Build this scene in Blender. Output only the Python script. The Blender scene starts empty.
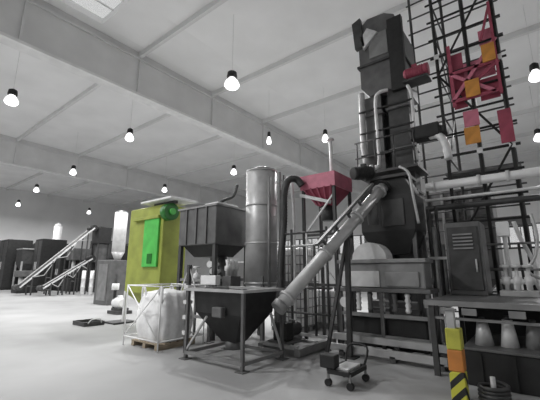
import bpy, bmesh, math, random
from mathutils import Vector, Matrix
random.seed(7)
S = bpy.context.scene
COL = S.collection

# ------------------------------------------------------------------ camera, world, exposure
TH = math.atan(72 / 340.0); AZ = math.radians(38)
cam_d = bpy.data.cameras.new('camera'); cam = bpy.data.objects.new('camera', cam_d); COL.objects.link(cam)
cam_d.sensor_width = 36; cam_d.lens = 340 / 540 * 36; cam_d.clip_end = 300
fw = Vector((math.cos(AZ) * math.cos(TH), math.sin(AZ) * math.cos(TH), math.sin(TH)))
cam.location = (0, 0, 1.6); cam.rotation_euler = fw.to_track_quat('-Z', 'Y').to_euler()
S.camera = cam
W = bpy.data.worlds.new('world'); S.world = W; W.use_nodes = True
W.node_tree.nodes['Background'].inputs[0].default_value = (1, 1, 1, 1)
W.node_tree.nodes['Background'].inputs[1].default_value = 1.8
LAMP_W = 950
S.view_settings.view_transform = 'Standard'; S.view_settings.look = 'None'
S.view_settings.gamma = 1; S.view_settings.exposure = -1.3; S.view_settings.use_curve_mapping = False

# ------------------------------------------------------------------ materials
M = {}
def mat(name, col, rough=.6, metal=0., var=.12, scale=3., bump=0., stretch=None):
    m = bpy.data.materials.new(name); m.use_nodes = True; nt = m.node_tree; n = nt.nodes
    b = n['Principled BSDF']; b.inputs['Roughness'].default_value = rough; b.inputs['Metallic'].default_value = metal
    tc = n.new('ShaderNodeTexCoord'); mp = n.new('ShaderNodeMapping'); nz = n.new('ShaderNodeTexNoise')
    if stretch: mp.inputs['Scale'].default_value = stretch
    nz.inputs['Scale'].default_value = scale; nz.inputs['Detail'].default_value = 5
    rp = n.new('ShaderNodeValToRGB')
    rp.color_ramp.elements[0].position = .3; rp.color_ramp.elements[1].position = .7
    lo = [max(0, c * (1 - var)) for c in col] + [1]; hi = [min(1, c * (1 + var)) for c in col] + [1]
    rp.color_ramp.elements[0].color = lo; rp.color_ramp.elements[1].color = hi
    L = nt.links
    L.new(tc.outputs['Object'], mp.inputs[0]); L.new(mp.outputs[0], nz.inputs['Vector'])
    L.new(nz.outputs[0], rp.inputs[0]); L.new(rp.outputs[0], b.inputs['Base Color'])
    if bump:
        bp = n.new('ShaderNodeBump'); bp.inputs['Strength'].default_value = bump; bp.inputs['Distance'].default_value = .02
        L.new(nz.outputs[0], bp.inputs['Height']); L.new(bp.outputs[0], b.inputs['Normal'])
    M[name] = m
    return m
g = lambda v: (v, v, v)
mat('concrete', g(.35), .7, 0, .2, .35, .05)
mat('roof', g(.9), .8, 0, .06, .4)
mat('purlin', g(.74), .8, 0, .06, .8)
mat('girder', g(.68), .7, 0, .08, .8)
mat('flange', g(.8), .6, 0, .08, 2)
mat('wall', g(.82), .8, 0, .08, .3)
mat('dark', g(.06), .55, .1, .3, 4)
mat('black', g(.02), .6, .1, .3, 6)
mat('charcoal', g(.13), .5, .2, .25, 3)
mat('mid', g(.26), .5, .3, .2, 3)
mat('steel', g(.5), .42, .3, .15, 4)
mat('galv', g(.72), .45, .1, .15, 6)
mat('pale', g(.72), .5, 0, .1, 5)
mat('white', g(.85), .6, 0, .06, 4, .1)
mat('bagcloth', g(.9), .8, 0, .08, 9, .3)
mat('plastic', g(.95), .45, 0, .05, 3)
mat('olive', (.32, .36, .07), .55, 0, .18, 2.5)
mat('green', (.09, .52, .09), .45, 0, .15, 3)
mat('deepgreen', (.012, .15, .015), .4, 0, .2, 4)
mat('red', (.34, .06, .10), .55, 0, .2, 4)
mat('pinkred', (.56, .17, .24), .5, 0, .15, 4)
mat('orange', (.62, .27, .05), .55, 0, .2, 4)
mat('yellow', (.48, .47, .07), .5, 0, .15, 6)
mat('guardorange', (.58, .22, .05), .5, 0, .15, 6)
mat('wood', (.36, .30, .22), .8, 0, .25, 4, .1, (1, 8, 8))
def emis(name, strength, col=(1, 1, 1)):
    m = bpy.data.materials.new(name); m.use_nodes = True; b = m.node_tree.nodes['Principled BSDF']
    b.inputs['Base Color'].default_value = (.9, .9, .9, 1)
    b.inputs['Emission Color'].default_value = (*col, 1); b.inputs['Emission Strength'].default_value = strength; M[name] = m
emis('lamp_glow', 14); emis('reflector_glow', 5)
m = bpy.data.materials.new('pane'); m.use_nodes = True; nt = m.node_tree; b = nt.nodes['Principled BSDF']
b.inputs['Base Color'].default_value = (.95, .97, .97, 1); b.inputs['Roughness'].default_value = .25
b.inputs['Alpha'].default_value = .25; M['pane'] = m
m = bpy.data.materials.new('hazard'); m.use_nodes = True; nt = m.node_tree; n = nt.nodes
tc = n.new('ShaderNodeTexCoord'); wv = n.new('ShaderNodeTexWave'); rp = n.new('ShaderNodeValToRGB'); mp = n.new('ShaderNodeMapping')
wv.bands_direction = 'DIAGONAL'; wv.inputs['Scale'].default_value = 3.2; rp.color_ramp.interpolation = 'CONSTANT'
rp.color_ramp.elements[0].color = (.02, .02, .02, 1); rp.color_ramp.elements[1].color = (.62, .60, .07, 1); rp.color_ramp.elements[1].position = .45
nt.links.new(tc.outputs['Object'], wv.inputs[0]); nt.links.new(wv.outputs[1], rp.inputs[0])
nt.links.new(rp.outputs[0], n['Principled BSDF'].inputs['Base Color']); M['hazard'] = m

# ------------------------------------------------------------------ geometry helpers (world metres)
ORG = {}
def link(name, me, mt, parent, origin):
    o = bpy.data.objects.new(name, me); COL.objects.link(o)
    if mt is not None and len(me.materials) == 0: me.materials.append(M[mt])
    origin = Vector(origin); ORG[o.name] = origin
    if parent is not None:
        o.parent = parent; o.location = origin - ORG[parent.name]
    else: o.location = origin
    return o
def thing(name, label, cat, loc, group=None):
    o = bpy.data.objects.new(name, None); COL.objects.link(o); o.empty_display_size = .2
    o.location = loc; ORG[o.name] = Vector(loc); return tag(o, label, cat, group)
def tag(o, label, cat, group=None):
    o['label'] = label; o['category'] = cat
    if group: o['group'] = group
    return o
def struct(o): o['kind'] = 'structure'; return o
def mesh(name, v, f, smooth=None):
    me = bpy.data.meshes.new(name); me.from_pydata([tuple(p) for p in v], [], f); me.update()
    if smooth:
        for p, s in zip(me.polygons, smooth): p.use_smooth = s
    return me
def bm_mesh(name, bm):
    bmesh.ops.recalc_face_normals(bm, faces=bm.faces[:]); me = bpy.data.meshes.new(name); bm.to_mesh(me); bm.free(); return me
def box(name, x0, x1, y0, y1, z0, z1, mt, parent=None, bev=0., rz=0.):
    bm = bmesh.new(); bmesh.ops.create_cube(bm, size=1)
    bmesh.ops.scale(bm, vec=(x1 - x0, y1 - y0, z1 - z0), verts=bm.verts[:])
    if bev: bmesh.ops.bevel(bm, geom=bm.edges[:], offset=bev, segments=2, affect='EDGES', profile=.5)
    o = link(name, bm_mesh(name, bm), mt, parent, ((x0 + x1) / 2, (y0 + y1) / 2, (z0 + z1) / 2))
    o.rotation_euler.z = rz
    return o
def frame_of(d):
    d = d.normalized(); a = Vector((0, 0, 1)) if abs(d.z) < .95 else Vector((1, 0, 0))
    u = d.cross(a).normalized(); return u, u.cross(d).normalized()
def cyl(name, p0, p1, r0, mt, parent=None, r1=None, seg=14, ring=None):
    p0, p1 = Vector(p0), Vector(p1); r1 = r0 if r1 is None else r1
    c = (p0 + p1) / 2; u, w = frame_of(p1 - p0); v = []; f = []; sm = []
    prof = [(0, r0), (1, r1)] if ring is None else ring
    for t, r in prof:
        q = p0.lerp(p1, t) - c
        for i in range(seg):
            a = 2 * math.pi * i / seg; v.append(q + u * math.cos(a) * r + w * math.sin(a) * r)
    for k in range(len(prof) - 1):
        for i in range(seg):
            j = (i + 1) % seg; f.append((k * seg + i, k * seg + j, (k + 1) * seg + j, (k + 1) * seg + i)); sm.append(True)
    f.append(tuple(range(seg))[::-1]); f.append(tuple(range((len(prof) - 1) * seg, len(prof) * seg))); sm += [False, False]
    return link(name, mesh(name, v, f, sm), mt, parent, c)
def beam(name, p0, p1, w, h, mt, parent=None):
    p0, p1 = Vector(p0), Vector(p1); c = (p0 + p1) / 2; u, n = frame_of(p1 - p0); v = []
    for q in (p0 - c, p1 - c):
        for a, b in ((-1, -1), (1, -1), (1, 1), (-1, 1)): v.append(q + u * a * w / 2 + n * b * h / 2)
    f = [(0, 1, 2, 3), (7, 6, 5, 4), (0, 4, 5, 1), (1, 5, 6, 2), (2, 6, 7, 3), (3, 7, 4, 0)]
    return link(name, mesh(name, v, f), mt, parent, c)
def smooth_path(pts, k=5):
    P = [Vector(p) for p in pts]; out = []
    for i in range(len(P) - 1):
        a, b, c, d = P[max(i - 1, 0)], P[i], P[i + 1], P[min(i + 2, len(P) - 1)]
        for j in range(k):
            t = j / k
            out.append(.5 * ((2 * b) + (c - a) * t + (2 * a - 5 * b + 4 * c - d) * t * t + (3 * b - a - 3 * c + d) * t ** 3))
    out.append(P[-1]); return out
def tube(name, pts, r, mt, parent=None, seg=8, sm=True, rib=0):
    P = smooth_path(pts) if sm else [Vector(p) for p in pts]
    if rib:
        Q = []
        for i in range(len(P) - 1):
            for j in range(4): Q.append(P[i].lerp(P[i + 1], j / 4))
        P = Q + [P[-1]]
    c = sum(P, Vector()) / len(P); v = []; f = []; s = []
    up = None
    for i, p in enumerate(P):
        d = (P[min(i + 1, len(P) - 1)] - P[max(i - 1, 0)]).normalized()
        if up is None: up = frame_of(d)[0]
        up = (up - d * up.dot(d)).normalized(); w = d.cross(up); rr = r * (1 + (rib if i % 2 else 0))
        for k in range(seg):
            a = 2 * math.pi * k / seg; v.append(p - c + up * math.cos(a) * rr + w * math.sin(a) * rr)
    n = len(P)
    for i in range(n - 1):
        for k in range(seg):
            j = (k + 1) % seg; f.append((i * seg + k, i * seg + j, (i + 1) * seg + j, (i + 1) * seg + k)); s.append(True)
    f.append(tuple(range(seg))[::-1]); f.append(tuple(range((n - 1) * seg, n * seg))); s += [False, False]
    return link(name, mesh(name, v, f, s), mt, parent, c)
def loft(name, rects, mt, parent=None, cap=(True, True)):
    """rects: list of (x0,x1,y0,y1,z) from bottom to top"""
    c = Vector(((rects[0][0] + rects[0][1]) / 2, (rects[0][2] + rects[0][3]) / 2, rects[0][4])); v = []; f = []
    for x0, x1, y0, y1, z in rects:
        for x, y in ((x0, y0), (x1, y0), (x1, y1), (x0, y1)): v.append(Vector((x, y, z)) - c)
    for k in range(len(rects) - 1):
        for i in range(4):
            j = (i + 1) % 4; f.append((4 * k + i, 4 * k + j, 4 * k + 4 + j, 4 * k + 4 + i))
    if cap[0]: f.append((3, 2, 1, 0))
    if cap[1]: e = 4 * (len(rects) - 1); f.append((e, e + 1, e + 2, e + 3))
    return link(name, mesh(name, v, f), mt, parent, c)
def prism(name, prof, axis, a0, a1, mt, parent=None):
    """prof: list of (p,z) ; axis 'x' -> p is y, extruded in x ; axis 'y' -> p is x, extruded in y"""
    n = len(prof); v = []
    for a in (a0, a1):
        for p, z in prof: v.append(Vector((a, p, z)) if axis == 'x' else Vector((p, a, z)))
    c = sum(v, Vector()) / len(v); bm = bmesh.new(); bv = [bm.verts.new(q - c) for q in v]
    bm.faces.new(bv[:n]); bm.faces.new(bv[n:])
    for i in range(n): j = (i + 1) % n; bm.faces.new((bv[i], bv[j], bv[n + j], bv[n + i]))
    return link(name, bm_mesh(name, bm), mt, parent, c)
def motor(p0, d, r, L, mt, parent, name='motor'):
    """finned motor: body with ribs, end cover, terminal box"""
    p0 = Vector(p0); d = Vector(d).normalized(); ring = [(0, r * .7), (.06, r * .95)]
    for i in range(8): t = .1 + i * .09; ring += [(t, r), (t + .045, r * 1.08), (t + .05, r * .97)]
    ring += [(.84, r * .9), (.86, r * 1.05), (1, r * .98)]
    o = cyl(name, p0, p0 + d * L, r, mt, parent, seg=16, ring=ring)
    q = p0 + d * L * .45 + Vector((0, 0, r * 1.1))
    box('terminal_box', q.x - r * .4, q.x + r * .4, q.y - r * .4, q.y + r * .4, q.z - r * .25, q.z + r * .35, mt, o, .008)
    return o

# ------------------------------------------------------------------ the hall
struct(box('floor', -16, 40.3, -7, 52.3, -.3, 0, 'concrete'))
ceil = struct(box('ceiling', -16, 40.3, 13.5, 52.3, 12.0, 12.3, 'roof'))
box('roof_deck', -16, 40.3, -7, 11.0, 12.0, 12.3, 'roof', ceil); box('roof_deck', -16, 3.9, 11.0, 13.5, 12.0, 12.3, 'roof', ceil); box('roof_deck', 5.6, 40.3, 11.0, 13.5, 12.0, 12.3, 'roof', ceil)
for k in range(12):
    X = -1.7 - 9.4 + 4.7 * k
    if X > 40: continue
    o = box('roof_purlin', X - .08, X + .08, -7, 52, 11.75, 12.0, 'purlin', ceil)
for Y in (-3.5, 14, 31.5):
    gd = struct(box('roof_girder', -16, 40, Y, Y + .3, 9.86, 12.0, 'girder'))
    box('bottom_flange', -16, 40, Y - .14, Y + .44, 9.74, 9.86, 'flange', gd)
    box('top_flange', -16, 40, Y - .1, Y + .4, 11.6, 11.7, 'girder', gd)
    for k in range(12):
        X = -1.7 - 9.4 + 4.7 * k
        if X < 40: box('stiffener', X - .04, X + .04, Y - .1, Y, 9.86, 11.6, 'girder', gd)
struct(box('wall_back', -16, 40.3, 52, 52.3, 0, 12, 'wall'))
struct(box('wall_front', -16, 40.3, -7.3, -7, 0, 12, 'wall'))
wl = struct(box('wall_left', -16.3, -16, -7, 3, 0, 12, 'wall'))
box('wall_panel', -16.3, -16, 31, 52, 0, 12, 'wall', wl); box('added_gate_lintel', -16.3, -16, 3, 31, 7.5, 12, 'wall', wl)  # unseen gate opening, added to let daylight into the hall
wr = struct(box('wall_right', 40, 40.3, -7, 52, 0, 3.8, 'wall'))
box('upper_wall', 40, 40.3, -7, 52, 6.1, 12, 'wall', wr); box('end_wall', 40, 40.3, 35, 52, 3.8, 6.1, 'wall', wr)
for k in range(14):
    y0 = -7 + 3 * k
    w_ = struct(box('window_%d' % (k + 1), 40.05, 40.25, y0, y0 + .18, 3.8, 6.1, 'charcoal'))
    box('window_sill', 39.92, 40.25, y0 + .18, y0 + 3, 3.8, 3.9, 'charcoal', w_); box('window_head', 40.05, 40.25, y0 + .18, y0 + 3, 6.0, 6.1, 'charcoal', w_)
    for j in range(3):
        a = y0 + .18 + j * .94
        box('pane', 40.13, 40.15, a + .04, a + .90, 3.9, 6.0, 'pane', w_)
        if j < 2: box('mullion', 40.08, 40.22, a + .90, a + .98, 3.9, 6.0, 'charcoal', w_)
# roof light, a bright translucent panel beside the girder
sl = struct(box('window_15', 3.9, 5.6, 11.0, 13.5, 12.25, 12.27, 'pane'))
for y in (11.8, 12.6): box('glazing_bar', 3.9, 5.6, y, y + .05, 12.2, 12.25, 'pale', sl)

# ------------------------------------------------------------------ high-bay lamps
LAMPS = [
 (3.74, 17.07, 'largest high-bay lamp at the left edge, below the wide roof girder', 1.15),
 (9.09, 16.9, 'black-capped high-bay lamp hanging by itself above the green machine and the big bag', 1.),
 (10.1, 26.4, 'high-bay lamp above the tall end of the far inclined conveyor, right of two small lamps', 1.),
 (10.5, 34.9, 'small high-bay lamp between the far conveyor lamp and the faintest left-edge lamp', 1.),
 (11.8, 44.2, 'smallest high-bay lamp low at the left edge above the dark cabinets', 1.),
 (17.6, 25.8, 'small high-bay lamp straight above the green machine', 1.),
 (18.9, 43.2, 'tiny far high-bay lamp just above the top of the long inclined conveyor', 1.),
 (8.63, 8.64, 'bright high-bay lamp in the middle of the ceiling, on the near side of the girder', 1.3),
 (17.4, 17.0, 'high-bay lamp just left of the top of the tall silver silo', 1.),
 (15.86, 8.5, 'high-bay lamp directly above the red hopper, beside the top of its vent pipe', .8),
 (14.19, 11.16, 'dim high-bay lamp above and to the right of the silver silo', .6),
 (.3, 8.64, 'added unseen high-bay lamp over the open floor left of and behind the camera, nearer one', 1.),  # this and the next two: unseen lamps added to light camera-facing sides
 (-5.0, 8.64, 'added unseen high-bay lamp far behind the camera in the near lamp row', 1.),
 (-5.0, 17.0, 'added unseen high-bay lamp beyond the left edge of the picture in the girder row', 1.),
 (3.6, 26.4, 'added unseen high-bay lamp beyond the left edge of the picture, second lamp row past the girder', 1.),  # this and the next two: unseen lamps added to brighten the far hall
 (2.0, 34.9, 'added unseen high-bay lamp beyond the left edge of the picture, third lamp row past the girder', 1.),
 (3.6, 44.2, 'added unseen high-bay lamp beyond the left edge of the picture, last lamp row before the end wall', 1.),
 (15.3, -.77, 'high-bay lamp at the upper right edge beside the scaffold tower', 1.),
 (23.0, -.81, 'high-bay lamp at the right edge below another lamp, right of the orange boards', 1.)]
for x, y, lab, sc in LAMPS:
    t = thing('high_bay_lamp', lab, 'lamp', (x, y, 8.75), 'high-bay lamps hanging from the roof')
    z = 8.75; r = .225 * sc
    cyl('suspension_rod', (x, y, z + .62), (x, y, 11.98), .008, 'pale', t, seg=6)
    cyl('ballast_housing', (x, y, z + .32), (x, y, z + .62), .13 * sc, 'black', t, seg=14, ring=[(0, .15 * sc), (.15, .16 * sc), (.8, .14 * sc), (1, .06)])
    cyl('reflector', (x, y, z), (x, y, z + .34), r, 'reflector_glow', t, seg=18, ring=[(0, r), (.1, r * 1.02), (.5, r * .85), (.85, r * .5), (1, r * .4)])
    cyl('diffuser', (x, y, z - .12), (x, y, z - .002), r * .9, 'lamp_glow', t, seg=18, ring=[(0, r * .4), (.4, r * .8), (1, r * .93)])
    ld = bpy.data.lights.new('lamp_light', 'AREA'); ld.shape = 'DISK'; ld.size = .5; ld.energy = LAMP_W
    lo = bpy.data.objects.new('lamp_light', ld); COL.objects.link(lo); lo.parent = t; lo.location = (0, 0, -.14)

# ------------------------------------------------------------------ bucket elevator (tall dark machine)
t = thing('bucket_elevator', 'tall dark bucket elevator with hooded head rising almost to the roof', 'elevator', (9.4, 2.85, 0))
prism('head_casing', [(2.3, 6.6), (2.3, 8.55), (2.42, 8.9), (2.7, 9.08), (3.2, 9.12), (3.42, 8.95), (3.52, 8.5), (3.52, 6.9), (3.3, 6.6)], 'x', 8.9, 10.3, 'charcoal', t)
box('head_flange', 8.84, 10.36, 2.24, 3.58, 7.55, 7.62, 'dark', t)
box('inspection_hatch', 8.86, 8.9, 2.65, 3.2, 7.75, 8.5, 'mid', t, .01)
box('shaded_corner_strip', 8.82, 8.98, 2.22, 2.62, 6.5, 8.75, 'black', t)  # black strip stands in for the shadowed side face of the head
prism('hood_lip', [(3.3, 8.2), (3.6, 8.2), (3.66, 9.1), (3.4, 9.2)], 'x', 8.8, 8.95, 'dark', t)
prism('hood_lip', [(2.9, 8.5), (3.35, 8.1), (3.4, 8.5), (3.2, 8.75)], 'x', 8.8, 8.9, 'galv', t)
box('trunk', 8.95, 9.45, 2.25, 2.8, 0.3, 6.6, 'dark', t); box('trunk', 9.0, 9.5, 3.0, 3.48, .3, 6.6, 'charcoal', t); box('dark_gap_filler', 9.2, 9.3, 2.8, 3.0, .9, 6.6, 'black', t)  # black filler put in to darken the gap between the trunks
for z in (1.2, 2.4, 3.6, 4.8, 6.0):
    box('trunk_flange', 8.9, 9.5, 2.2, 2.85, z, z + .07, 'charcoal', t); box('trunk_flange', 8.95, 9.55, 2.95, 3.53, z, z + .07, 'charcoal', t)
box('boot', 8.8, 9.7, 2.05, 3.6, 0, .9, 'charcoal', t, .03)
box('boot_hatch', 8.77, 8.8, 2.4, 3.2, .2, .7, 'mid', t, .008)
tube('downspout', [(8.85, 3.5, 6.7), (8.8, 3.5, 6.2), (8.78, 3.5, 5.2), (8.78, 3.45, 4.5)], .09, 'steel', t, 10)
tube('downspout', [(8.8, 2.72, 6.55), (8.72, 2.95, 6.5), (8.72, 3.06, 6.2), (8.72, 3.06, 4.6), (8.6, 3.1, 4.3)], .05, 'galv', t, 10)
tube('air_pipe', [(8.8, 2.2, 6.5), (8.78, 2.12, 6.2), (8.78, 2.12, 5.4), (8.8, 2.15, 4.4)], .045, 'galv', t, 8)
for z in (4.75, 5.4, 6.05):
    beam('pipe_bracket', (8.7, 3.55, z), (8.75, 2.1, z), .05, .04, 'black', t)
box('gear_unit', 8.55, 8.95, 1.5, 2.2, 4.85, 5.2, 'black', t, .04)
motor((8.7, 1.95, 4.98), (0, -1, 0), .14, .6, 'black', t)
tube('discharge_elbow', [(8.7, 1.75, 4.9), (8.65, 1.55, 4.85), (8.6, 1.42, 4.6), (8.6, 1.38, 4.2)], .09, 'galv', t, 10)
box('head_motor_base', 8.75, 9.2, 1.67, 2.3, 6.6, 6.65, 'dark', t)
motor((8.9, 2.28, 6.85), (0, -1, 0), .16, .62, 'red', t, 'red_drive_motor')
box('service_ledge', 8.5, 9.6, 2.05, 3.7, 4.15, 4.22, 'dark', t)
for y in (2.1, 2.6, 3.1, 3.6): cyl('rail_post', (8.53, y, 4.22), (8.53, y, 5.1), .02, 'dark', t, seg=6)
for z in (4.65, 5.1): cyl('handrail', (8.53, 2.08, z), (8.53, 3.66, z), .02, 'dark', t, seg=6)

# dark drive and transfer box at the head of the screw conveyor
t = thing('transfer_box', 'black transfer box where the inclined screw conveyor ends at the elevator', 'machine', (8.0, 2.6, 0))
loft('box_body', [(7.75, 8.35, 2.2, 3.0, 2.0), (7.6, 8.5, 2.0, 3.2, 2.5), (7.6, 8.5, 2.0, 3.2, 3.3), (7.8, 8.4, 2.2, 3.0, 3.75)], 'black', t)
box('top_flange', 7.72, 8.48, 2.12, 3.08, 3.75, 3.82, 'dark', t)
box('side_panel', 7.57, 7.6, 2.2, 2.7, 2.6, 3.2, 'dark', t, .01)
for y in (2.06, 3.14):
    for x in (7.7, 8.44): beam('leg', (x, y, 0), (x, y, 2.5), .08, .08, 'charcoal', t)
for z in (.8, 1.7): beam('cross_bar', (7.64, 2.06, z), (7.64, 3.14, z), .06, .08, 'mid', t)
motor((7.75, 2.9, 3.95), (-.75, .55, -.12), .15, .55, 'black', t)
for i in range(4): cyl('bolt_cap', (7.6 + i * .1, 3.15 - i * .1, 4.05), (7.6 + i * .1, 3.15 - i * .1, 4.16), .045, 'galv', t, seg=8)
tube('cable_conduit', [(7.5, 2.2, 3.9), (7.45, 2.0, 3.7), (7.45, 1.95, 3.2), (7.5, 1.9, 2.6)], .03, 'steel', t, 8)

# ------------------------------------------------------------------ inclined screw conveyor
A = Vector((5.02, 3.66, 1.05)); B = Vector((7.6, 2.62, 3.52)); D = (B - A).normalized()
t = thing('screw_conveyor', 'pale steel screw conveyor tube climbing diagonally from the hopper to the elevator', 'conveyor', (4.97, 3.72, 0))
cyl('tube', A, B, .125, 'steel', t, seg=20)
for k in (.04, .36, .68, .95): cyl('flange', A.lerp(B, k) - D * .025, A.lerp(B, k) + D * .025, .16, 'steel', t, seg=20)
cyl('end_cap', A - D * .12, A, .14, 'mid', t, seg=20)
cyl('end_flange', B - D * .03, B + D * .02, .18, 'black', t, seg=20)
q = A.lerp(B, .84); cyl('discharge_spout', q, q + Vector((.1, 0, -.5)), .12, 'charcoal', t)
u = Vector((D.x, D.y, 0)).normalized(); n = D.cross(Vector((-u.y, u.x, 0))).normalized()
if n.z < 0: n = -n
beam('cable_tray', A.lerp(B, .35) + n * .26, A.lerp(B, .93) + n * .26, .1, .05, 'charcoal', t)
for k in (.4, .52, .64, .76, .88): beam('tray_bracket', A.lerp(B, k) + n * .12, A.lerp(B, k) + n * .26, .04, .04, 'dark', t)
q = A.lerp(B, .55); beam('support_leg', (q.x, q.y, 0), q - n * .1, .09, .09, 'dark', t); beam('support_leg', (q.x - .2, q.y + .4, 0), q - n * .1, .06, .06, 'dark', t)
box('foot_plate', q.x - .14, q.x + .14, q.y - .14, q.y + .14, 0, .02, 'dark', t)

# ------------------------------------------------------------------ feed hopper on a frame (foreground)
t = thing('feed_hopper', 'dark open feed hopper with pale rim on a low steel frame, in the foreground', 'hopper', (5.0, 4.8, 0))
x0, x1, y0, y1 = 4.45, 5.55, 4.05, 5.5
loft('bin', [(4.85, 5.15, 4.6, 4.95, .32), (4.55, 5.45, 4.2, 5.38, .85), (4.52, 5.48, 4.13, 5.42, 1.24)], 'black', t, (True, False))
for nm, a, b_ in (('rim', (x0, y0 - .04), (x0, y1 + .04)), ('rim', (x1, y0 - .04), (x1, y1 + .04)), ('rim', (x0 - .04, y0), (x1 + .04, y0)), ('rim', (x0 - .04, y1), (x1 + .04, y1))):
    beam(nm, (*a, 1.27), (*b_, 1.27), .09, .05, 'steel', t)
for x in (x0, x1):
    for y in (y0, y1):
        lg = beam('leg', (x, y, 0), (x, y, 1.24), .055, .055, 'charcoal', t)
        box('foot_plate', x - .09, x + .09, y - .09, y + .09, 0, .015, 'charcoal', lg)
for z in (.12,):
    beam('base_rail', (x0, y0, z), (x0, y1, z), .06, .06, 'mid', t); beam('base_rail', (x1, y0, z), (x1, y1, z), .06, .06, 'mid', t)
    beam('base_rail', (x0, y0, z), (x1, y0, z), .06, .06, 'mid', t); beam('base_rail', (x0, y1, z), (x1, y1, z), .06, .06, 'mid', t)
beam('brace', (x0, y1, .15), (x0, 4.95, .8), .035, .035, 'steel', t); beam('brace', (x1, y0, .15), (5.2, y0, .85), .035, .035, 'steel', t)
cyl('outlet', (5.0, 4.78, .18), (5.0, 4.78, .33), .16, 'charcoal', t)
box('vibrator', 4.42, 4.54, 4.55, 4.8, .8, .98, 'charcoal', t, .02)
t = thing('gear_motor', 'black gear motor on a plate on the skid rails right of the feed hopper frame', 'motor', (6.1, 4.3, .2))
box('plate', 5.8, 6.4, 4.05, 4.6, .21, .24, 'charcoal', t); box('gearbox', 5.85, 6.1, 4.15, 4.5, .24, .6, 'black', t, .03); motor((6.1, 4.32, .42), (1, 0, 0), .13, .4, 'dark', t)
# low skid rails in front of hopper
sk = thing('skid_frame', 'low grey steel skid rails lying on the floor behind the feed hopper', 'frame', (6.2, 4.0, 0))
for y in (3.85, 4.75): beam('skid_rail', (5.75, y, .1), (7.25, y, .1), .12, .14, 'mid', sk)
for x in (5.8, 6.5, 7.15): beam('cross_rail', (x, 3.85, .17), (x, 4.75, .17), .08, .06, 'steel', sk)

# ------------------------------------------------------------------ tall silver silo
t = thing('silo', 'tall silver cylindrical silo behind the feed hopper', 'silo', (6.95, 5.72, 0))
c = (6.95, 5.72)
cyl('shell', (*c, 1.3), (*c, 4.3), .42, 'steel', t, seg=36)
cyl('roof_cone', (*c, 4.3), (*c, 4.4), .44, 'steel', t, r1=.2, seg=36)
cyl('cone', (*c, .55), (*c, 1.3), .1, 'steel', t, r1=.42, seg=36)
for z in (1.3, 2.3, 3.3, 4.25): cyl('hoop', (*c, z), (*c, z + .05), .435, 'steel', t, seg=36)
for a in range(4):
    an = math.pi / 4 + a * math.pi / 2; x, y = c[0] + .39 * math.cos(an), c[1] + .39 * math.sin(an)
    beam('leg', (x, y, 0), (x, y, 1.5), .08, .08, 'charcoal', t)
cyl('side_pipe', (6.62, 5.2, 1.2), (6.62, 5.2, 4.0), .035, 'mid', t, seg=8)
box('ladder_rail', 6.98, 7.02, 5.12, 5.16, .2, 4.2, 'charcoal', t); box('ladder_rail', 7.3, 7.34, 5.22, 5.26, .2, 4.2, 'charcoal', t)
for k in range(13): beam('rung', (7.0, 5.14, .4 + k * .3), (7.32, 5.24, .4 + k * .3), .025, .025, 'mid', t)

# dark hose from the red hopper
tag(tube('suction_hose', [(7.2, 4.58, 3.78), (7.12, 4.7, 3.95), (6.95, 4.85, 3.9), (6.85, 4.9, 3.5), (6.85, 4.92, 2.8), (6.8, 4.95, 2.1), (6.75, 4.95, 1.4), (6.75, 4.95, .02)], .085, 'dark', None, 12, True, .12),
    'dark ribbed hose arching down between the silver silo and the red hopper', 'hose')
tag(tube('riser_pipe', [(7.35, 4.95, .02), (7.35, 4.95, 2.4), (7.3, 4.92, 3.2), (7.2, 4.9, 3.9)], .04, 'galv', None, 8), 'thin pale riser pipe just right of the dark ribbed hose', 'pipe')

# ------------------------------------------------------------------ dark box tank on legs
t = thing('box_tank', 'dark grey rectangular tank raised on legs between the green machine and the silo', 'tank', (6.5, 7.1, 0))
box('body', 5.9, 7.2, 6.35, 7.84, 2.3, 3.3, 'charcoal', t, .03)
loft('bottom_cone', [(6.2, 6.9, 6.7, 7.5, 2.0), (6.0, 7.1, 6.45, 7.74, 2.3)], 'black', t)
for y in (6.7, 7.1, 7.5): box('panel_rib', 5.86, 5.9, y - .03, y + .03, 2.32, 3.28, 'charcoal', t)
box('top_edge', 5.86, 7.24, 6.31, 7.88, 3.28, 3.33, 'mid', t)
for x in (5.96, 7.14):
    for y in (6.41, 7.78): beam('leg', (x, y, 0), (x, y, 2.3), .1, .1, 'dark', t)
for z in (.5, 1.4):
    beam('cross_bar', (5.96, 6.41, z), (5.96, 7.78, z), .05, .07, 'mid', t); beam('cross_bar', (5.96, 6.41, z), (7.14, 6.41, z), .05, .07, 'mid', t)
tube('vent_lever', [(6.15, 6.5, 3.33), (6.2, 6.45, 3.45), (6.5, 6.35, 3.62), (6.62, 6.32, 3.95)], .045, 'dark', t, 8)
box('lid', 6.0, 6.75, 6.4, 6.9, 3.33, 3.4, 'galv', t, .01)
t = thing('pipe_manifold', 'dark upright manifold with pale stub pipes under the raised dark tank', 'pipes', (6.55, 6.8, 0))
cyl('column', (6.55, 6.75, 0), (6.55, 6.75, 2.0), .12, 'dark', t, seg=14)
for k, (z, m_) in enumerate(((1.45, 'pale'), (1.62, 'galv'), (1.8, 'white'))):
    cyl('stub_pipe', (6.2, 6.6 + .12 * k, z), (6.55, 6.75, z), .05, m_, t, seg=10); cyl('stub_flange', (6.16, 6.58 + .12 * k, z), (6.2, 6.6 + .12 * k, z), .085, m_, t, seg=12)
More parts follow.
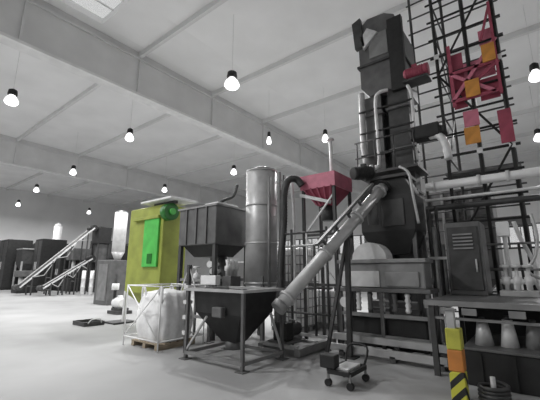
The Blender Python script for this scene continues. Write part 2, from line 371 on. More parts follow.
cyl('side_valve', (6.1, 7.25, 1.35), (6.1, 7.25, 1.75), .08, 'pale', t, seg=10, ring=[(0, .05), (.2, .09), (.5, .09), (.6, .03), (.85, .03), (.88, .1), (1, .1)]); cyl('valve_pipe', (6.1, 7.25, .02), (6.1, 7.25, 1.35), .04, 'mid', t, seg=8); cyl('valve_link', (6.1, 7.25, 1.2), (6.55, 6.75, 1.2), .035, 'mid', t, seg=8)
# fittings under the tank
t = thing('control_box', 'white control box mounted on a post under the dark raised tank', 'box', (5.68, 6.28, 0))
box('housing', 5.64, 5.8, 6.02, 6.55, 1.3, 1.52, 'white', t, .015); beam('post', (5.72, 6.28, 0), (5.72, 6.28, 1.3), .06, .06, 'mid', t); box('base', 5.63, 5.82, 6.18, 6.38, 0, .02, 'mid', t)
tag(cyl('white_drum', (7.7, 7.1, .0), (7.7, 7.1, 1.9), .38, 'white', seg=24, ring=[(0, .36), (.03, .38), (.33, .38), (.35, .4), (.37, .38), (.64, .38), (.66, .4), (.68, .38), (.97, .38), (1, .36)]), 'tall white ribbed drum standing behind the legs of the dark tank', 'drum')
t = thing('dosing_pump', 'pale pump with round valve heads below the dark raised tank', 'pump', (6.2, 6.05, 0))
box('pedestal', 6.02, 6.38, 5.9, 6.2, 0, 1.5, 'charcoal', t, .02)
for i in range(3):
    cyl('valve_head', (6.06 + .14 * i, 6.05, 1.5), (6.06 + .14 * i, 6.05, 1.9), .07, 'galv', t, seg=10, ring=[(0, .05), (.3, .05), (.35, .08), (.6, .08), (.65, .04), (1, .06)])

# ------------------------------------------------------------------ green machine
t = thing('green_machine', 'olive green upright machine with bright green front panel on thin legs', 'machine', (6.5, 9.9, 0))
box('body', 6.1, 7.0, 8.9, 10.8, .95, 3.66, 'olive', t, .03)
loft('lower_cone', [(6.4, 6.7, 9.6, 10.3, .6), (6.12, 6.98, 8.95, 10.75, .95)], 'olive', t)
box('front_panel', 6.02, 6.1, 9.02, 9.8, 1.75, 3.3, 'green', t, .02)
box('panel_cap', 5.98, 6.1, 9.0, 10.4, 3.22, 3.32, 'olive', t, .01)
box('hatch', 6.0, 6.03, 9.25, 9.5, 1.85, 2.15, 'deepgreen', t, .008)
cyl('fan_housing', (6.2, 8.88, 3.4), (6.2, 8.62, 3.4), .26, 'deepgreen', t, seg=24); cyl('fan_hub', (6.2, 8.62, 3.4), (6.2, 8.56, 3.4), .1, 'green', t, seg=16)
box('top_plate', 5.9, 6.9, 8.3, 9.9, 3.74, 3.8, 'pale', t, .01); box('top_rail', 6.2, 6.3, 8.5, 9.6, 3.66, 3.74, 'dark', t)
for x in (6.14, 6.94):
    for y in (8.95, 10.75): beam('leg', (x, y, 0), (x, y, 1.0), .09, .09, 'pale', t)
box('foot_tray', 5.75, 6.5, 10.6, 11.3, 0, .05, 'dark', t, .01)

# ------------------------------------------------------------------ big bag with stand
def bulk_bag(cx, cy, w, h, z0, label, seed):
    rnd = random.Random(seed)
    t = thing('bulk_bag', label, 'bag', (cx, cy, z0))
    bm = bmesh.new(); bmesh.ops.create_cube(bm, size=1); bmesh.ops.subdivide_edges(bm, edges=bm.edges[:], cuts=11, use_grid_fill=True)
    from mathutils import noise
    for v in bm.verts:
        p = v.co.copy(); k = 1 + .22 * math.cos(p.z * math.pi) - .10 * (p.z + .5)
        r = math.hypot(p.x, p.y); q = max(abs(p.x), abs(p.y))
        f_ = (.35 + .65 * (q / r if r > 1e-6 else 1)) * k
        x, y = p.x * f_ * w * .9, p.y * f_ * w * .9
        ns = noise.noise(Vector((p.x * 5 + seed, p.y * 5, p.z * 2.0)))
        ang = math.atan2(p.y, p.x); wr_ = .045 * math.sin(ang * 14 + 3 * ns) * (.4 + abs(p.z))
        s = 1 + wr_ / .5 + .09 * ns
        z = (p.z + .5) * h - (.07 * h * (1 - min(1, q * 2)) if p.z > .49 else 0) * -1.2 + .03 * noise.noise(Vector((p.x * 6, p.y * 6, seed)))
        v.co = (x * s, y * s, max(0.0, z))
    for f in bm.faces: f.smooth = True
    link('bag_body', bm_mesh('bag_body', bm), 'bagcloth', t, (cx, cy, z0))
    e = w * .38
    for sx, sy in ((-1, -1), (1, -1), (1, 1), (-1, 1)):
        tube('lifting_loop', [(cx + sx * e, cy + sy * e * .6, z0 + h * .8), (cx + sx * e, cy + sy * e * .75, z0 + h * 1.08), (cx + sx * e, cy + sy * e * 1.0, z0 + h * 1.1), (cx + sx * e, cy + sy * e, z0 + h * .8)], .022, 'white', t, 6)
    return t
def pallet(cx, cy, label, w=1.15, d=1.0):
    t = thing('pallet', label, 'pallet', (cx, cy, 0))
    for i in range(3): y = cy - d / 2 + .06 + i * (d - .12) / 2; box('runner', cx - w / 2, cx + w / 2, y - .05, y + .05, 0, .1, 'wood', t)
    for i in range(6): x = cx - w / 2 + .06 + i * (w - .12) / 5; box('board', x - .06, x + .06, cy - d / 2, cy + d / 2, .1, .122, 'wood', t)
    return t
pallet(4.98, 6.95, 'wooden pallet under the big white bag', 1.0, 1.0)
bulk_bag(4.98, 6.95, 1.0, 1.02, .122, 'big crumpled white bulk bag in front of the green machine', 3)
t = thing('bag_stand', 'thin white tubular stand with crossed braces around the white bulk bag', 'stand', (4.98, 6.95, 0))
a0, a1, b0, b1 = 4.38, 5.58, 6.3, 7.6
for x in (a0, a1):
    for y in (b0, b1): cyl('post', (x, y, 0), (x, y, 1.32), .015, 'white', t, seg=8)
for z in (.2, 1.3):
    cyl('rail', (a0, b0, z), (a0, b1, z), .014, 'white', t, seg=8); cyl('rail', (a1, b0, z), (a1, b1, z), .014, 'white', t, seg=8)
    cyl('rail', (a0, b0, z), (a1, b0, z), .014, 'white', t, seg=8); cyl('rail', (a0, b1, z), (a1, b1, z), .014, 'white', t, seg=8)
cyl('brace', (a0, b0, .2), (a0, b1, 1.3), .014, 'white', t, seg=6); cyl('brace', (a0, b1, .2), (a0, b0, 1.3), .014, 'white', t, seg=6)

# tripod-like steel post right of the bag
t = thing('steel_post', 'slender dark post with clamps between the white bag and the feed hopper', 'post', (4.75, 5.88, 0))
beam('upright', (4.75, 5.88, .0), (4.75, 5.88, 1.75), .07, .07, 'dark', t)
for z in (.35, .65, .95, 1.25): box('clamp', 4.68, 4.82, 5.81, 5.95, z, z + .08, 'galv', t, .01)
for k in (-1, 1): beam('stay', (4.75 + .0, 5.88 + .25 * k, 1.2), (4.75, 5.88, 1.72), .02, .02, 'galv', t)

# ------------------------------------------------------------------ red hopper on a stand
t = thing('red_hopper', 'red tapered hopper on dark stand legs above the screw conveyor', 'hopper', (7.8, 4.2, 0))
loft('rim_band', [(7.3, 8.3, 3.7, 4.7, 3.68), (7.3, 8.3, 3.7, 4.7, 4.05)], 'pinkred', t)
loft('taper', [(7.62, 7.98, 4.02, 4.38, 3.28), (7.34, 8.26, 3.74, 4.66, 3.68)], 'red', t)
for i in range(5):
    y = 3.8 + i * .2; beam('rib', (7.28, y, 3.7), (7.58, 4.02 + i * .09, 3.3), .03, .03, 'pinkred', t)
cyl('outlet', (7.8, 4.2, 2.9), (7.8, 4.2, 3.28), .16, 'dark', t, seg=14)
for x in (7.36, 8.24):
    for y in (3.76, 4.64): beam('leg', (x, y, 0), (x, y, 3.68), .07, .07, 'dark', t)
for z in (1.3, 2.5):
    for p, q in (((7.36, 3.76), (7.36, 4.64)), ((7.36, 3.76), (8.24, 3.76))): beam('cross_bar', (*p, z), (*q, z), .05, .06, 'dark', t)
beam('brace', (7.36, 3.76, 1.3), (7.36, 4.64, 2.5), .04, .04, 'galv', t); beam('brace', (7.36, 4.64, 2.5), (7.36, 3.76, 3.5), .04, .04, 'galv', t)
cyl('vent_pipe', (7.7, 3.98, 3.6), (7.7, 3.98, 5.0), .045, 'galv', t, seg=10); cyl('vent_cap', (7.7, 3.98, 5.0), (7.7, 3.98, 5.1), .08, 'steel', t, seg=10, ring=[(0, .05), (.2, .1), (.5, .1), (1, .03)])
beam('gantry_arm', (7.28, 4.7, 3.55), (7.45, 3.9, 3.3), .06, .08, 'galv', t)

# ------------------------------------------------------------------ IBC totes, stacked
def tote(cx, cy, z0, label):
    t = thing('caged_tote', label, 'tank', (cx, cy, z0), 'caged white tanks behind the screw conveyor')
    w, d, h = 1.0, 1.0, 1.16
    for x in (-.42, 0, .42): box('pallet_foot', cx + x - .07, cx + x + .07, cy - d / 2, cy + d / 2, z0, z0 + .12, 'mid', t)
    box('plastic_tank', cx - .46, cx + .46, cy - .46, cy + .46, z0 + .13, z0 + 1.1, 'plastic', t, .06)
    for k in range(6):
        q = -.5 + k * .2
        for (x, y) in ((-.5, q), (q, -.5)):
            cyl('cage_bar', (cx + x, cy + y, z0 + .12), (cx + x, cy + y, z0 + h), .014, 'mid', t, seg=6)
    for k in range(5):
        z = z0 + .16 + k * .24
        cyl('cage_hoop', (cx - .5, cy - .5, z), (cx - .5, cy + .5, z), .014, 'mid', t, seg=6); cyl('cage_hoop', (cx - .5, cy - .5, z), (cx + .5, cy - .5, z), .014, 'mid', t, seg=6)
    cyl('lid', (cx, cy, z0 + 1.1), (cx, cy, z0 + 1.15), .12, 'charcoal', t, seg=16)
tote(8.5, 5.7, 0, 'caged white tank on the floor, lower of the two stacked behind the red hopper legs')
tote(8.5, 5.7, 1.17, 'caged white tank on top of another one behind the screw conveyor')
tote(9.6, 5.2, 0, 'caged white tank standing alone right of the stacked pair')

# ------------------------------------------------------------------ separator bench in the centre
t = thing('separator', 'grey box-shaped separator with pale side panels below the inclined conveyor', 'machine', (7.15, 2.6, 0))
# sits between conveyor and elevator
box('upper_deck', 6.95, 7.55, 1.7, 3.55, 1.78, 1.86, 'mid', t, .01)
box('side_body', 7.0, 7.5, 1.75, 3.5, 1.28, 1.78, 'mid', t, .02)
box('pale_panel', 6.96, 7.0, 2.62, 3.45, 1.3, 1.62, 'pale', t, .01)
box('pale_panel', 6.96, 7.0, 1.85, 2.5, 1.32, 1.6, 'mid', t, .01)
box('lower_deck', 6.9, 7.6, 1.65, 3.62, 1.2, 1.28, 'charcoal', t, .01)
prof = [(2.85 + .38 * math.cos(math.pi * k / 10), 1.86 + .36 * math.sin(math.pi * k / 10)) for k in range(11)]
prism('domed_cover', prof, 'x', 7.05, 7.45, 'pale', t)
for y in (1.72, 2.6, 3.5):
    for x in (6.97, 7.5): beam('leg', (x, y, 0), (x, y, 1.2), .07, .07, 'charcoal', t)
for z in (.35, .75): beam('stretcher', (6.97, 1.72, z), (6.97, 3.5, z), .05, .07, 'mid', t)
cyl('gauge', (6.94, 3.38, .98), (6.9, 3.38, .98), .11, 'white', t, seg=20); cyl('gauge_bracket', (6.97, 3.38, .98), (6.94, 3.38, .98), .05, 'dark', t, seg=8)
for i, y in enumerate((2.1, 2.35, 2.6, 2.85, 3.1)): cyl('spring', (7.0, y, .82), (7.0, y, 1.2), .06, ('galv', 'charcoal')[i % 2], t, seg=10, ring=[(k / 8, .06 if k % 2 else .04) for k in range(9)])
box('floor_shade_block', 7.05, 7.45, 1.8, 3.4, .12, .7, 'black', t, .03)  # black block added in place of shadow on the floor below
for x, z in ((6.55, .14), (6.8, .3), (7.58, .2)): beam('base_beam', (x, 1.4, z), (x, 3.6, z), .1, .12, 'steel', t)
for y in (1.5, 2.3, 3.3): beam('base_cross_beam', (6.5, y, .06), (7.6, y, .06), .1, .1, 'charcoal', t); beam('stub_post', (6.8, y, .1), (6.8, y, .3), .08, .08, 'dark', t)

# ------------------------------------------------------------------ scaffold tower with red and orange boards
t = thing('scaffold_tower', 'tall dark scaffold tower with red and orange boards at the right', 'scaffold', (9.7, .8, 0))
XF, XB = 9.05, 10.75; YS = (.15, .78, 1.47); YB = (.15, .9, 1.47, 2.4)
for x in (XF, XB):
    for y in (YS if x == XF else YB): cyl('standard', (x, y, 0), (x, y, 11.0), .042, 'dark' if x == XB else 'black', t, seg=8)
for k in range(19):
    z = .55 + .55 * k
    cyl('ledger', (XF, .0, z), (XF, 1.62, z), .028, 'black', t, seg=6)
    cyl('ledger', (XB, .0, z), (XB, 2.5, z), .026, 'dark', t, seg=6)
    if k % 2:
        for y in YS[::2]: cyl('transom', (XF, y, z), (XB, y, z), .022, 'dark', t, seg=6)
for z, s in ((4.4, 1), (6.6, -1), (8.8, 1), (2.2, -1)):
    cyl('diagonal_brace', (XF - .04, YS[0] if s > 0 else YS[2], z), (XF - .04, YS[2] if s > 0 else YS[0], z + 2.2), .028, 'black', t, seg=6)
for y in YS[::2]: cyl('diagonal_brace', (XF, y, 4.0), (XB, y, 6.0), .02, 'charcoal', t, seg=6); cyl('diagonal_brace', (XB, y, 6.4), (XF, y, 8.4), .02, 'charcoal', t, seg=6)
# red braced guard frame
rf = box('red_guard_frame', 8.94, 8.99, 1.13, 1.21, 5.6, 7.3, 'red', t)
beam('red_bar', (8.96, 1.2, 5.75), (8.96, .16, 5.75), .05, .08, 'red', rf); beam('red_bar', (8.96, 1.2, 6.5), (8.96, .16, 6.5), .05, .08, 'red', rf)
beam('red_bar', (8.96, 1.2, 5.75), (8.96, .16, 7.1), .05, .08, 'pinkred', rf); beam('red_bar', (8.96, 1.2, 6.5), (8.96, .3, 5.75), .05, .08, 'pinkred', rf)
beam('red_bar', (8.96, .2, 5.65), (8.96, .2, 8.1), .06, .08, 'red', rf); beam('red_bar', (8.96, .45, 7.15), (8.96, .2, 8.0), .05, .06, 'red', rf); beam('red_bar', (8.96, .85, 6.0), (8.96, .16, 6.5), .05, .08, 'red', rf)
box('red_board', 9.1, 9.13, .9, 1.2, 5.6, 7.1, 'red', t); box('red_board', 9.1, 9.13, .25, .9, 6.25, 6.75, 'pinkred', t); box('red_board', 9.1, 9.13, .22, .62, 5.65, 6.2, 'red', t)
box('red_board', 9.1, 9.13, .2, .5, 7.1, 7.5, 'pinkred', t)
box('orange_board', 8.9, 8.93, .2, .47, 6.52, 6.98, 'orange', t); box('orange_board', 8.9, 8.93, .6, .9, 5.74, 6.18, 'orange', t)
box('red_board', 8.95, 8.98, .7, 1.02, 5.02, 5.42, 'pinkred', t); box('orange_board', 8.95, 8.98, .72, 1.04, 4.58, 5.0, 'orange', t)
box('red_board', 8.95, 8.98, .08, .34, 4.45, 5.25, 'red', t)
for i, (y, z) in enumerate(((.15, 4.4), (.78, 4.4), (1.47, 4.4), (.15, 6.6), (.78, 6.05), (1.47, 7.15))): box('coupler', XF - .06, XF + .06, y - .06, y + .06, z - .07, z + .07, 'galv', t, .015)
for z in (3.95, 2.75, 1.65):
    for i in range(5): box('deck_plank', XF + .05 + i * .24, XF + .26 + i * .24, .05, 1.58, z, z + .05, 'charcoal', t)
# ------------------------------------------------------------------ long pale pipe and thin pipe on the tower
t = thing('overhead_pipe', 'long pale overhead pipe crossing the scaffold tower at the right', 'pipe', (8.88, .6, 3.6))
cyl('pipe', (8.88, 2.0, 3.66), (8.88, -2.2, 3.66), .1, 'white', t, seg=16)
for y in (1.85, .9, .35, -.9): cyl('collar', (8.88, y, 3.66), (8.88, y - .07, 3.66), .13, 'galv', t, seg=16)
tag(cyl('thin_pipe', (8.86, 2.05, 3.32), (8.86, -2.2, 3.32), .035, 'galv', seg=10), 'thin grey pipe running just below the long pale overhead pipe', 'pipe')
tag(cyl('dark_pipe', (8.9, 2.05, 3.12), (8.9, -2.2, 3.12), .07, 'dark', seg=12), 'thick dark pipe two below the long pale overhead pipe', 'pipe')
t = thing('dust_filter', 'large dark ribbed dust filter standing behind the scaffold tower', 'filter', (13.2, 2.0, 0))
box('housing', 12.5, 14.0, .95, 3.3, 1.4, 4.3, 'charcoal', t, .04); loft('hopper', [(13.0, 13.5, 1.8, 2.5, .5), (12.55, 13.95, 1.0, 3.25, 1.4)], 'dark', t)
for k in range(6): box('rib', 12.42, 12.5, 1.05 + k * .42, 1.13 + k * .42, 1.45, 4.25, 'mid' if k % 2 else 'dark', t)
for z in (2.3, 3.3): box('seam', 12.44, 12.5, .97, 3.28, z, z + .08, 'dark', t)
for x in (12.6, 13.9):
    for y in (1.05, 3.2): beam('leg', (x, y, 0), (x, y, 1.5), .12, .12, 'dark', t)
t = thing('standing_pipes', 'row of upright dark and pale pipes between the elevator and the scaffold tower', 'pipes', (8.55, 1.85, 0))
for i, (y, h, m_) in enumerate(((1.9, 3.0, 'dark'), (1.81, 2.6, 'steel'), (1.72, 3.05, 'dark'), (1.65, 2.2, 'mid'))): cyl('upright_pipe', (8.35, y, 0), (8.35, y, h), .035, m_, t, seg=8)
for z in (.9, 1.9): beam('pipe_clamp', (8.3, 1.58, z), (8.3, 1.95, z), .03, .06, 'galv', t)
t = thing('pipe_bridge', 'dark pipe frame with two level bars between the silver silo and the separator', 'frame', (6.75, 4.2, 0))
for y in (3.68, 4.62): cyl('post', (6.75, y, 0), (6.75, y, 2.6), .03, 'dark', t, seg=8)
for z in (2.5, 2.2, 1.25, .7): cyl('level_bar', (6.75, 3.6, z), (6.75, 4.8, z), .025, 'dark' if z != 2.2 else 'steel', t, seg=8)
cyl('drop_pipe', (6.75, 4.2, .7), (6.75, 4.2, 2.5), .02, 'galv', t, seg=8); cyl('drop_pipe', (6.75, 4.0, .25), (6.75, 4.0, 2.2), .03, 'dark', t, seg=8)
# pale hose looping at the right edge
tag(tube('pale_hose', [(8.82, .33, 2.65), (8.82, .26, 2.3), (8.82, .16, 2.0), (8.82, .08, 1.7), (8.8, .1, 1.45), (8.68, .05, 1.26), (8.62, -.15, 1.2)], .04, 'galv', None, 10), 'pale curved hose hanging at the right edge under the overhead pipe', 'hose')
tag(tube('grey_hose', [(8.6, .02, 2.75), (8.55, -.02, 2.3), (8.52, .06, 1.9), (8.5, .2, 1.6), (8.55, -.1, 1.4), (8.55, -.2, 1.19)], .03, 'steel', None, 10), 'thin grey hose hanging in front of the pale curved hose at the right edge', 'hose')

# ------------------------------------------------------------------ work platform at the right
t = thing('work_platform', 'low grey work platform with pale edge and dark legs at the right', 'platform', (7.4, .7, 0))
for i in range(9): box('deck_board', 6.25 + i * .28, 6.51 + i * .28, -1.2, 1.55, 1.1, 1.15, 'charcoal', t)
beam('edge_channel', (6.2, -1.2, 1.11), (6.2, 1.6, 1.11), .08, .08, 'mid', t); beam('edge_channel', (6.2, 1.57, 1.08), (8.75, 1.57, 1.08), .06, .12, 'mid', t)
beam('lower_rail', (6.24, -1.2, .88), (6.24, 1.55, .88), .04, .04, 'mid', t)
for x in (6.24, 8.7):
    for y in (-1.17, 1.5): beam('leg', (x, y, 0), (x, y, 1.1), .08, .08, 'dark', t)
for i, y in enumerate((1.25, .95, .35)): box('side_plate', 6.13, 6.16, y - .1, y + .1, .95, 1.05, 'mid', t, .005)
box('deck_shade_sheet', 8.71, 8.74, -1.1, 1.45, .05, 1.05, 'black', t)  # black sheet put in to darken the space under the deck
for y in (-1.1, -.4, .3, 1.0, 1.5): cyl('rail_post', (8.72, y, 1.15), (8.72, y, 2.2), .025, 'dark', t, seg=6)
for z in (1.65, 2.18): cyl('handrail', (8.72, -1.2, z), (8.72, 1.55, z), .025, 'mid', t, seg=6)
# cabinets and machines standing on the platform
t = thing('machine_cabinet', 'dark machine cabinet with slatted vents standing on the work platform', 'cabinet', (8.2, 1.2, 1.15))
box('body', 7.85, 8.65, .85, 1.5, 1.15, 2.6, 'charcoal', t, .02); box('door', 7.82, 7.85, .9, 1.45, 1.25, 2.5, 'dark', t, .01)
for k in range(5): box('vent_slat', 7.79, 7.82, 1.0, 1.35, 2.05 + k * .07, 2.08 + k * .07, 'mid', t)
cyl('handle', (7.8, .98, 1.6), (7.8, .98, 1.85), .015, 'galv', t, seg=6)
t = thing('valve_station', 'cluster of pale valves and short pipes on the work platform near the right edge', 'valve', (8.3, .35, 1.15))
box('frame_base', 8.0, 8.6, .08, .68, 1.15, 1.25, 'steel', t, .01)
for i in range(3): cyl('valve_body', (8.2, .2 + i * .18, 1.25), (8.2, .2 + i * .18, 1.75), .06, 'galv', t, seg=10, ring=[(0, .04), (.2, .04), (.25, .08), (.5, .08), (.55, .03), (.85, .03), (.87, .09), (.95, .09), (1, .03)])
cyl('manifold', (8.2, .1, 1.42), (8.2, .66, 1.42), .05, 'pale', t, seg=10)
cyl('riser', (8.35, .5, 1.25), (8.35, .5, 2.6), .04, 'pale', t, seg=8); box('meter', 8.25, 8.4, .4, .62, 2.3, 2.6, 'white', t, .02)
# dark base tank under the platform
t = thing('base_tank', 'low black rectangular tank on the floor under the work platform', 'tank', (7.0, .2, 0))
box('body', 6.0, 7.6, -1.1, 1.05, 0, .48, 'black', t, .02); box('lid', 5.98, 7.62, -1.12, 1.07, .48, .52, 'charcoal', t, .01)
for y in (.85, .45, .05, -.4): box('rib', 5.97, 6.0, y - .02, y + .02, .02, .46, 'black', t)
for i, (x, y, r, h, lab) in enumerate(((6.35, .82, .13, .34, 'leftmost pale conical bucket on the black base tank under the platform'), (6.4, .5, .12, .38, 'middle pale conical bucket on the black base tank under the platform'), (6.48, .2, .13, .34, 'rightmost pale conical bucket on the black base tank under the platform'))):
    t = thing('bucket', lab, 'bucket', (x, y, .52), 'buckets under the work platform')
    cyl('bucket_body', (x, y, .52), (x, y, .52 + h), r, ('steel', 'galv', 'mid')[i], t, r1=r * .55, seg=16); cyl('spout', (x, y, .52 + h), (x, y, .58 + h), .04, 'dark', t, seg=8)
tag(tube('floor_pipe', [(6.32, -1.0, .62), (6.3, -.4, .62), (6.3, .02, .62)], .09, 'steel', None, 12), 'short grey pipe lying on the black base tank at the right edge', 'pipe')

# ------------------------------------------------------------------ striped guard post
t = thing('guard_post', 'yellow and orange striped guard post at the lower right', 'post', (5.2, 1.0, 0))
box('post_core', 5.16, 5.26, .98, 1.08, 0, 1.1, 'steel', t, .01)
for z0, z1, m_ in ((.0, .36, 'hazard'), (.36, .62, 'guardorange'), (.62, .88, 'yellow')): box('painted_sleeve', 5.13, 5.31, .92, 1.1, z0, z1, m_, t, .015)
box('cap', 5.14, 5.28, .96, 1.1, 1.1, 1.12, 'mid', t)
t = thing('hose_coil', 'small dark coil of hose on the floor beside the striped guard post', 'hose', (5.35, .68, 0))
pts = []
for k in range(41):
    a = k * math.pi / 5; pts.append((5.42 + (.16 + .01 * math.sin(a * .3)) * math.cos(a), .66 + .16 * math.sin(a), .03 + k * .0045))
tube('coil', pts, .025, 'dark', t, 8, False); cyl('nozzle', (5.42, .66, .0), (5.42, .66, .3), .03, 'galv', t, seg=8)

# ------------------------------------------------------------------ small cart on the floor
t = thing('floor_cart', 'low black cart with pale top plate on the floor in front of the machines', 'cart', (5.0, 2.5, 0))
P_ = [(4.72, 2.62), (5.25, 2.62), (5.25, 2.28), (4.72, 2.28)]
for i in range(4):
    a, b_ = P_[i], P_[(i + 1) % 4]; beam('frame_bar', (*a, .2), (*b_, .2), .05, .06, 'black', t)
    w_ = cyl('castor', (a[0] - .03, a[1], .05), (a[0] + .03, a[1], .05), .05, 'black', t, seg=12); beam('fork', (*a, .05), (*a, .2), .03, .03, 'mid', t)
box('top_plate', 4.78, 5.2, 2.33, 2.57, .2, .25, 'galv', t, .01)
box('motor_block', 4.7, 4.86, 2.5, 2.75, .23, .42, 'black', t, .02); tube('push_handle', [(5.25, 2.6, .2), (5.4, 2.6, .45), (5.4, 2.3, .45), (5.25, 2.3, .2)], .018, 'black', t, 6)

# ------------------------------------------------------------------ pale silo and dark cabinet behind the green machine
t = thing('slim_silo', 'slim pale cylindrical silo on a dark base left of the green machine', 'silo', (9.2, 17.2, 0))
cyl('shell', (9.2, 17.2, 2.6), (9.2, 17.2, 4.7), .32, 'pale', t, seg=20); cyl('cone', (9.2, 17.2, 2.1), (9.2, 17.2, 2.6), .1, 'steel', t, r1=.32, seg=20); cyl('cap', (9.2, 17.2, 4.7), (9.2, 17.2, 4.8), .34, 'steel', t, r1=.1, seg=20)
box('base_cabinet', 8.7, 9.7, 16.9, 18.3, 0, 2.2, 'charcoal', t, .03); box('cabinet_door', 8.67, 8.7, 17.1, 18.0, .2, 2.0, 'mid', t, .01)
t = thing('pump_skid', 'small black and white pump skid left of the green machine legs', 'pump', (7.4, 13.3, 0))
box('skid', 7.1, 7.7, 12.9, 13.7, 0, .12, 'dark', t); motor((7.4, 13.1, .4), (0, 1, 0), .2, .55, 'white', t); box('mount', 7.2, 7.6, 13.0, 13.6, .12, .22, 'dark', t)
cyl('riser', (7.3, 13.6, .1), (7.3, 13.6, 1.5), .06, 'black', t, seg=8); cyl('valve', (7.3, 13.6, .9), (7.3, 13.6, 1.15), .14, 'white', t, seg=12)

# ------------------------------------------------------------------ far inclined conveyors
def far_conveyor(x0, z0, x1, z1, y, w, label):
    t = thing('belt_conveyor', label, 'conveyor', (x0, y, 0))
    for s in (-1, 1):
        beam('side_rail', (x0, y + s * w / 2, z0), (x1, y + s * w / 2, z1), .05, .1, 'galv', t)
    beam('belt', (x0, y, z0 - .05), (x1, y, z1 - .05), w - .1, .06, 'black', t)
    cyl('head_drum', (x1, y - w / 2, z1), (x1, y + w / 2, z1), .25, 'black', t, seg=14); cyl('tail_drum', (x0, y - w / 2, z0), (x0, y + w / 2, z0), .2, 'dark', t, seg=14)
    for k in (.15, .4, .65, .9):
        x = x0 + (x1 - x0) * k; z = z0 + (z1 - z0) * k
        for s in (-1, 1): beam('leg', (x, y + s * w / 2, 0), (x, y + s * w / 2, z), .08, .08, 'dark', t)
        beam('cross_bar', (x, y - w / 2, z * .5), (x, y + w / 2, z * .5), .06, .06, 'mid', t)
    for k in range(5):
        a = .15 + k * .15; xa, xb = x0 + (x1 - x0) * a, x0 + (x1 - x0) * (a + .15)
        beam('truss_bar', (xa, y - w / 2, z0 + (z1 - z0) * a - (.55 if k % 2 else 0)), (xb, y - w / 2, z0 + (z1 - z0) * (a + .15) - (0 if k % 2 else .55)), .05, .05, 'steel', t)
    return t
far_conveyor(8.45, .55, 13.1, 5.15, 29, .9, 'long inclined belt conveyor rising to the right at the far left')
far_conveyor(9.3, .5, 12.4, 2.6, 27.2, .7, 'shorter inclined belt conveyor below the long one at the far left')
t = thing('conveyor_head_box', 'black drive box at the raised end of the long far conveyor', 'machine', (13.6, 29, 0))
box('drive_box', 13.4, 14.5, 28.4, 29.6, 3.9, 5.3, 'black', t, .04); box('chute', 13.6, 14.3, 28.6, 29.4, 2.4, 3.9, 'charcoal', t)
for x in (13.5, 14.4):
    for y in (28.5, 29.5): beam('leg', (x, y, 0), (x, y, 3.9), .12, .12, 'dark', t)

# ------------------------------------------------------------------ dark cabinets and machines along the far left
def far_unit(x, y, w, d, h, m1, label, style):
    t = thing(('dark_cabinet', 'dark_hopper', 'dark_press')[style], label, ('cabinet', 'hopper', 'machine')[style], (x, y, 0))
    if style == 0:
        box('body', x, x + w, y, y + d, .12, h, m1, t, .04); box('plinth', x + .05, x + w - .05, y + .05, y + d - .05, 0, .12, 'black', t)
        for s in (0, 1): dd = box('door', x - .04, x, y + d * s / 2 + .05, y + d * (s + 1) / 2 - .05, .3, h - .2, 'dark' if m1 != 'dark' else 'black', t, .01); box('handle', x - .08, x - .04, y + d / 2 + (.12 if s else -.18), y + d / 2 + (.18 if s else -.12), h * .4, h * .55, 'galv', dd)
    elif style == 1:
        loft('bin', [(x + w * .4, x + w * .6, y + d * .4, y + d * .6, h * .3), (x, x + w, y, y + d, h * .65), (x, x + w, y, y + d, h)], m1, t)
        for a in (0.04, w - .04):
            for b_ in (0.04, d - .04): beam('leg', (x + a, y + b_, 0), (x + a, y + b_, h * .7), .12, .12, 'steel', t)
        box('rim', x - .05, x + w + .05, y - .05, y + d + .05, h, h + .1, 'steel', t)
    else:
        box('bed', x, x + w, y, y + d, 0, h * .3, m1, t, .05); box('column', x + w * .5, x + w, y + d * .2, y + d * .8, h * .3, h, m1, t, .03)
        box('head', x, x + w, y + d * .1, y + d * .9, h * .72, h, 'charcoal', t, .05); cyl('ram', (x + w * .25, y + d / 2, h * .35), (x + w * .25, y + d / 2, h * .72), .15, 'galv', t)
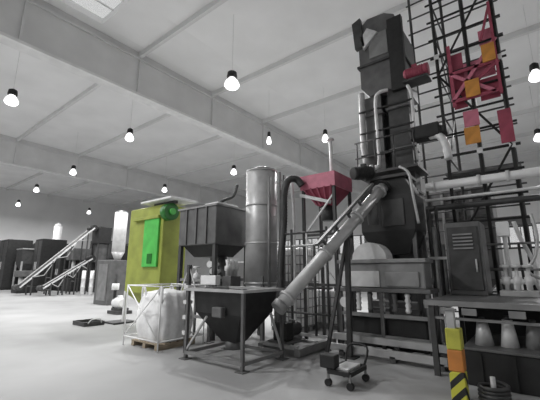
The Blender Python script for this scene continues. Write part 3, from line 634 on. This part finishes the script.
for a in [
 (10.0, 38.6, 2, 2.2, 4.6, 'black', 'dark two-door cabinet cut by the left edge of the picture', 0),
 (10.6, 36.3, 1.6, 1.6, 3.6, 'dark', 'charcoal legged bin second from the left edge at the far end', 1),
 (11.4, 34.4, 2, 1.7, 4.5, 'black', 'tall charcoal two-door cabinet behind the low end of the long conveyor', 0),
 (12.6, 33.2, 2, 1.0, 3.4, 'black', 'narrow dark cabinet behind the middle of the long conveyor', 0),
 (12.7, 31.0, 1.6, 1.6, 3.6, 'black', 'dark press behind the long conveyor, left of its drive box', 2),
 (14.6, 30.6, 1.8, 1.8, 4.4, 'dark', 'large charcoal legged bin right behind the black drive box', 1),
 (12.6, 24.4, 1.8, 1.6, 2.3, 'black', 'low dark press in front of the black drive box', 2),
 (14.9, 25.6, 1.8, 1.4, 3.9, 'dark', 'charcoal two-door cabinet between the drive box and the slim pale silo', 0),
 (9.2, 31.6, 1.4, 1.4, 1.7, 'black', 'low dark press beside the foot of the long conveyor', 2)]: far_unit(*a)
t = thing('pale_column', 'pale slender column tank standing behind the middle of the long conveyor', 'tank', (13.4, 36.9, 0))
cyl('shell', (13.4, 36.9, 0), (13.4, 36.9, 6), .36, 'pale', t, seg=18); cyl('dome', (13.4, 36.9, 6), (13.4, 36.9, 6.3), .5, 'pale', t, seg=18, ring=[(0, .36), (.5, .3), (1, .1)])
for z in (1.5, 3, 4.5): cyl('hoop', (13.4, 36.9, z), (13.4, 36.9, z + .1), .39, 'steel', t, seg=18)
for i, (x, y, lab) in enumerate(((11.6, 26.2, 'pale upright drum on the floor under the short far conveyor, left one'), (12.0, 25.8, 'pale upright drum on the floor under the short far conveyor, right one'))):
    tag(cyl('pale_drum', (x, y, 0), (x, y, 1.7), .14, 'galv', seg=14, ring=[(0, .13), (.02, .14), (.3, .14), (.32, .16), (.34, .14), (.65, .14), (.67, .16), (.69, .14), (1, .13)]), lab, 'drum', 'pale drums under the far conveyor')
t = thing('partition', 'long dark panelled partition across the far left end of the hall', 'partition', (15, 42.3, 0))
for k in range(9):
    x = 7.2 + k * 2.0; h = (4.5, 4.7, 4.4, 4.6, 4.75, 4.3, 4.6, 4.5, 4.4)[k]
    box('panel', x, x + 1.85, 42.2, 42.35, .1, h, ('dark', 'charcoal', 'black', 'dark')[k % 4], t, .02); box('panel_post', x + 1.85, x + 2.0, 42.15, 42.4, 0, h + .1, 'galv' if k % 3 == 0 else 'dark', t)
# tray on the open floor
t = thing('floor_tray', 'flat black tray with a pale handle on the open floor at the left', 'tray', (5.3, 10.9, 0))
box('base', 5.0, 5.6, 10.9, 11.7, 0, .04, 'dark', t)
for a in ((5.0, 5.03, 10.9, 11.7), (5.57, 5.6, 10.9, 11.7), (5.0, 5.6, 10.9, 10.93), (5.0, 5.6, 11.67, 11.7)): box('wall', *a, .04, .12, 'dark', t)
tube('handle', [(5.1, 10.9, .08), (5.15, 10.8, .2), (5.4, 10.8, .2), (5.5, 10.9, .08)], .015, 'pale', t, 6)
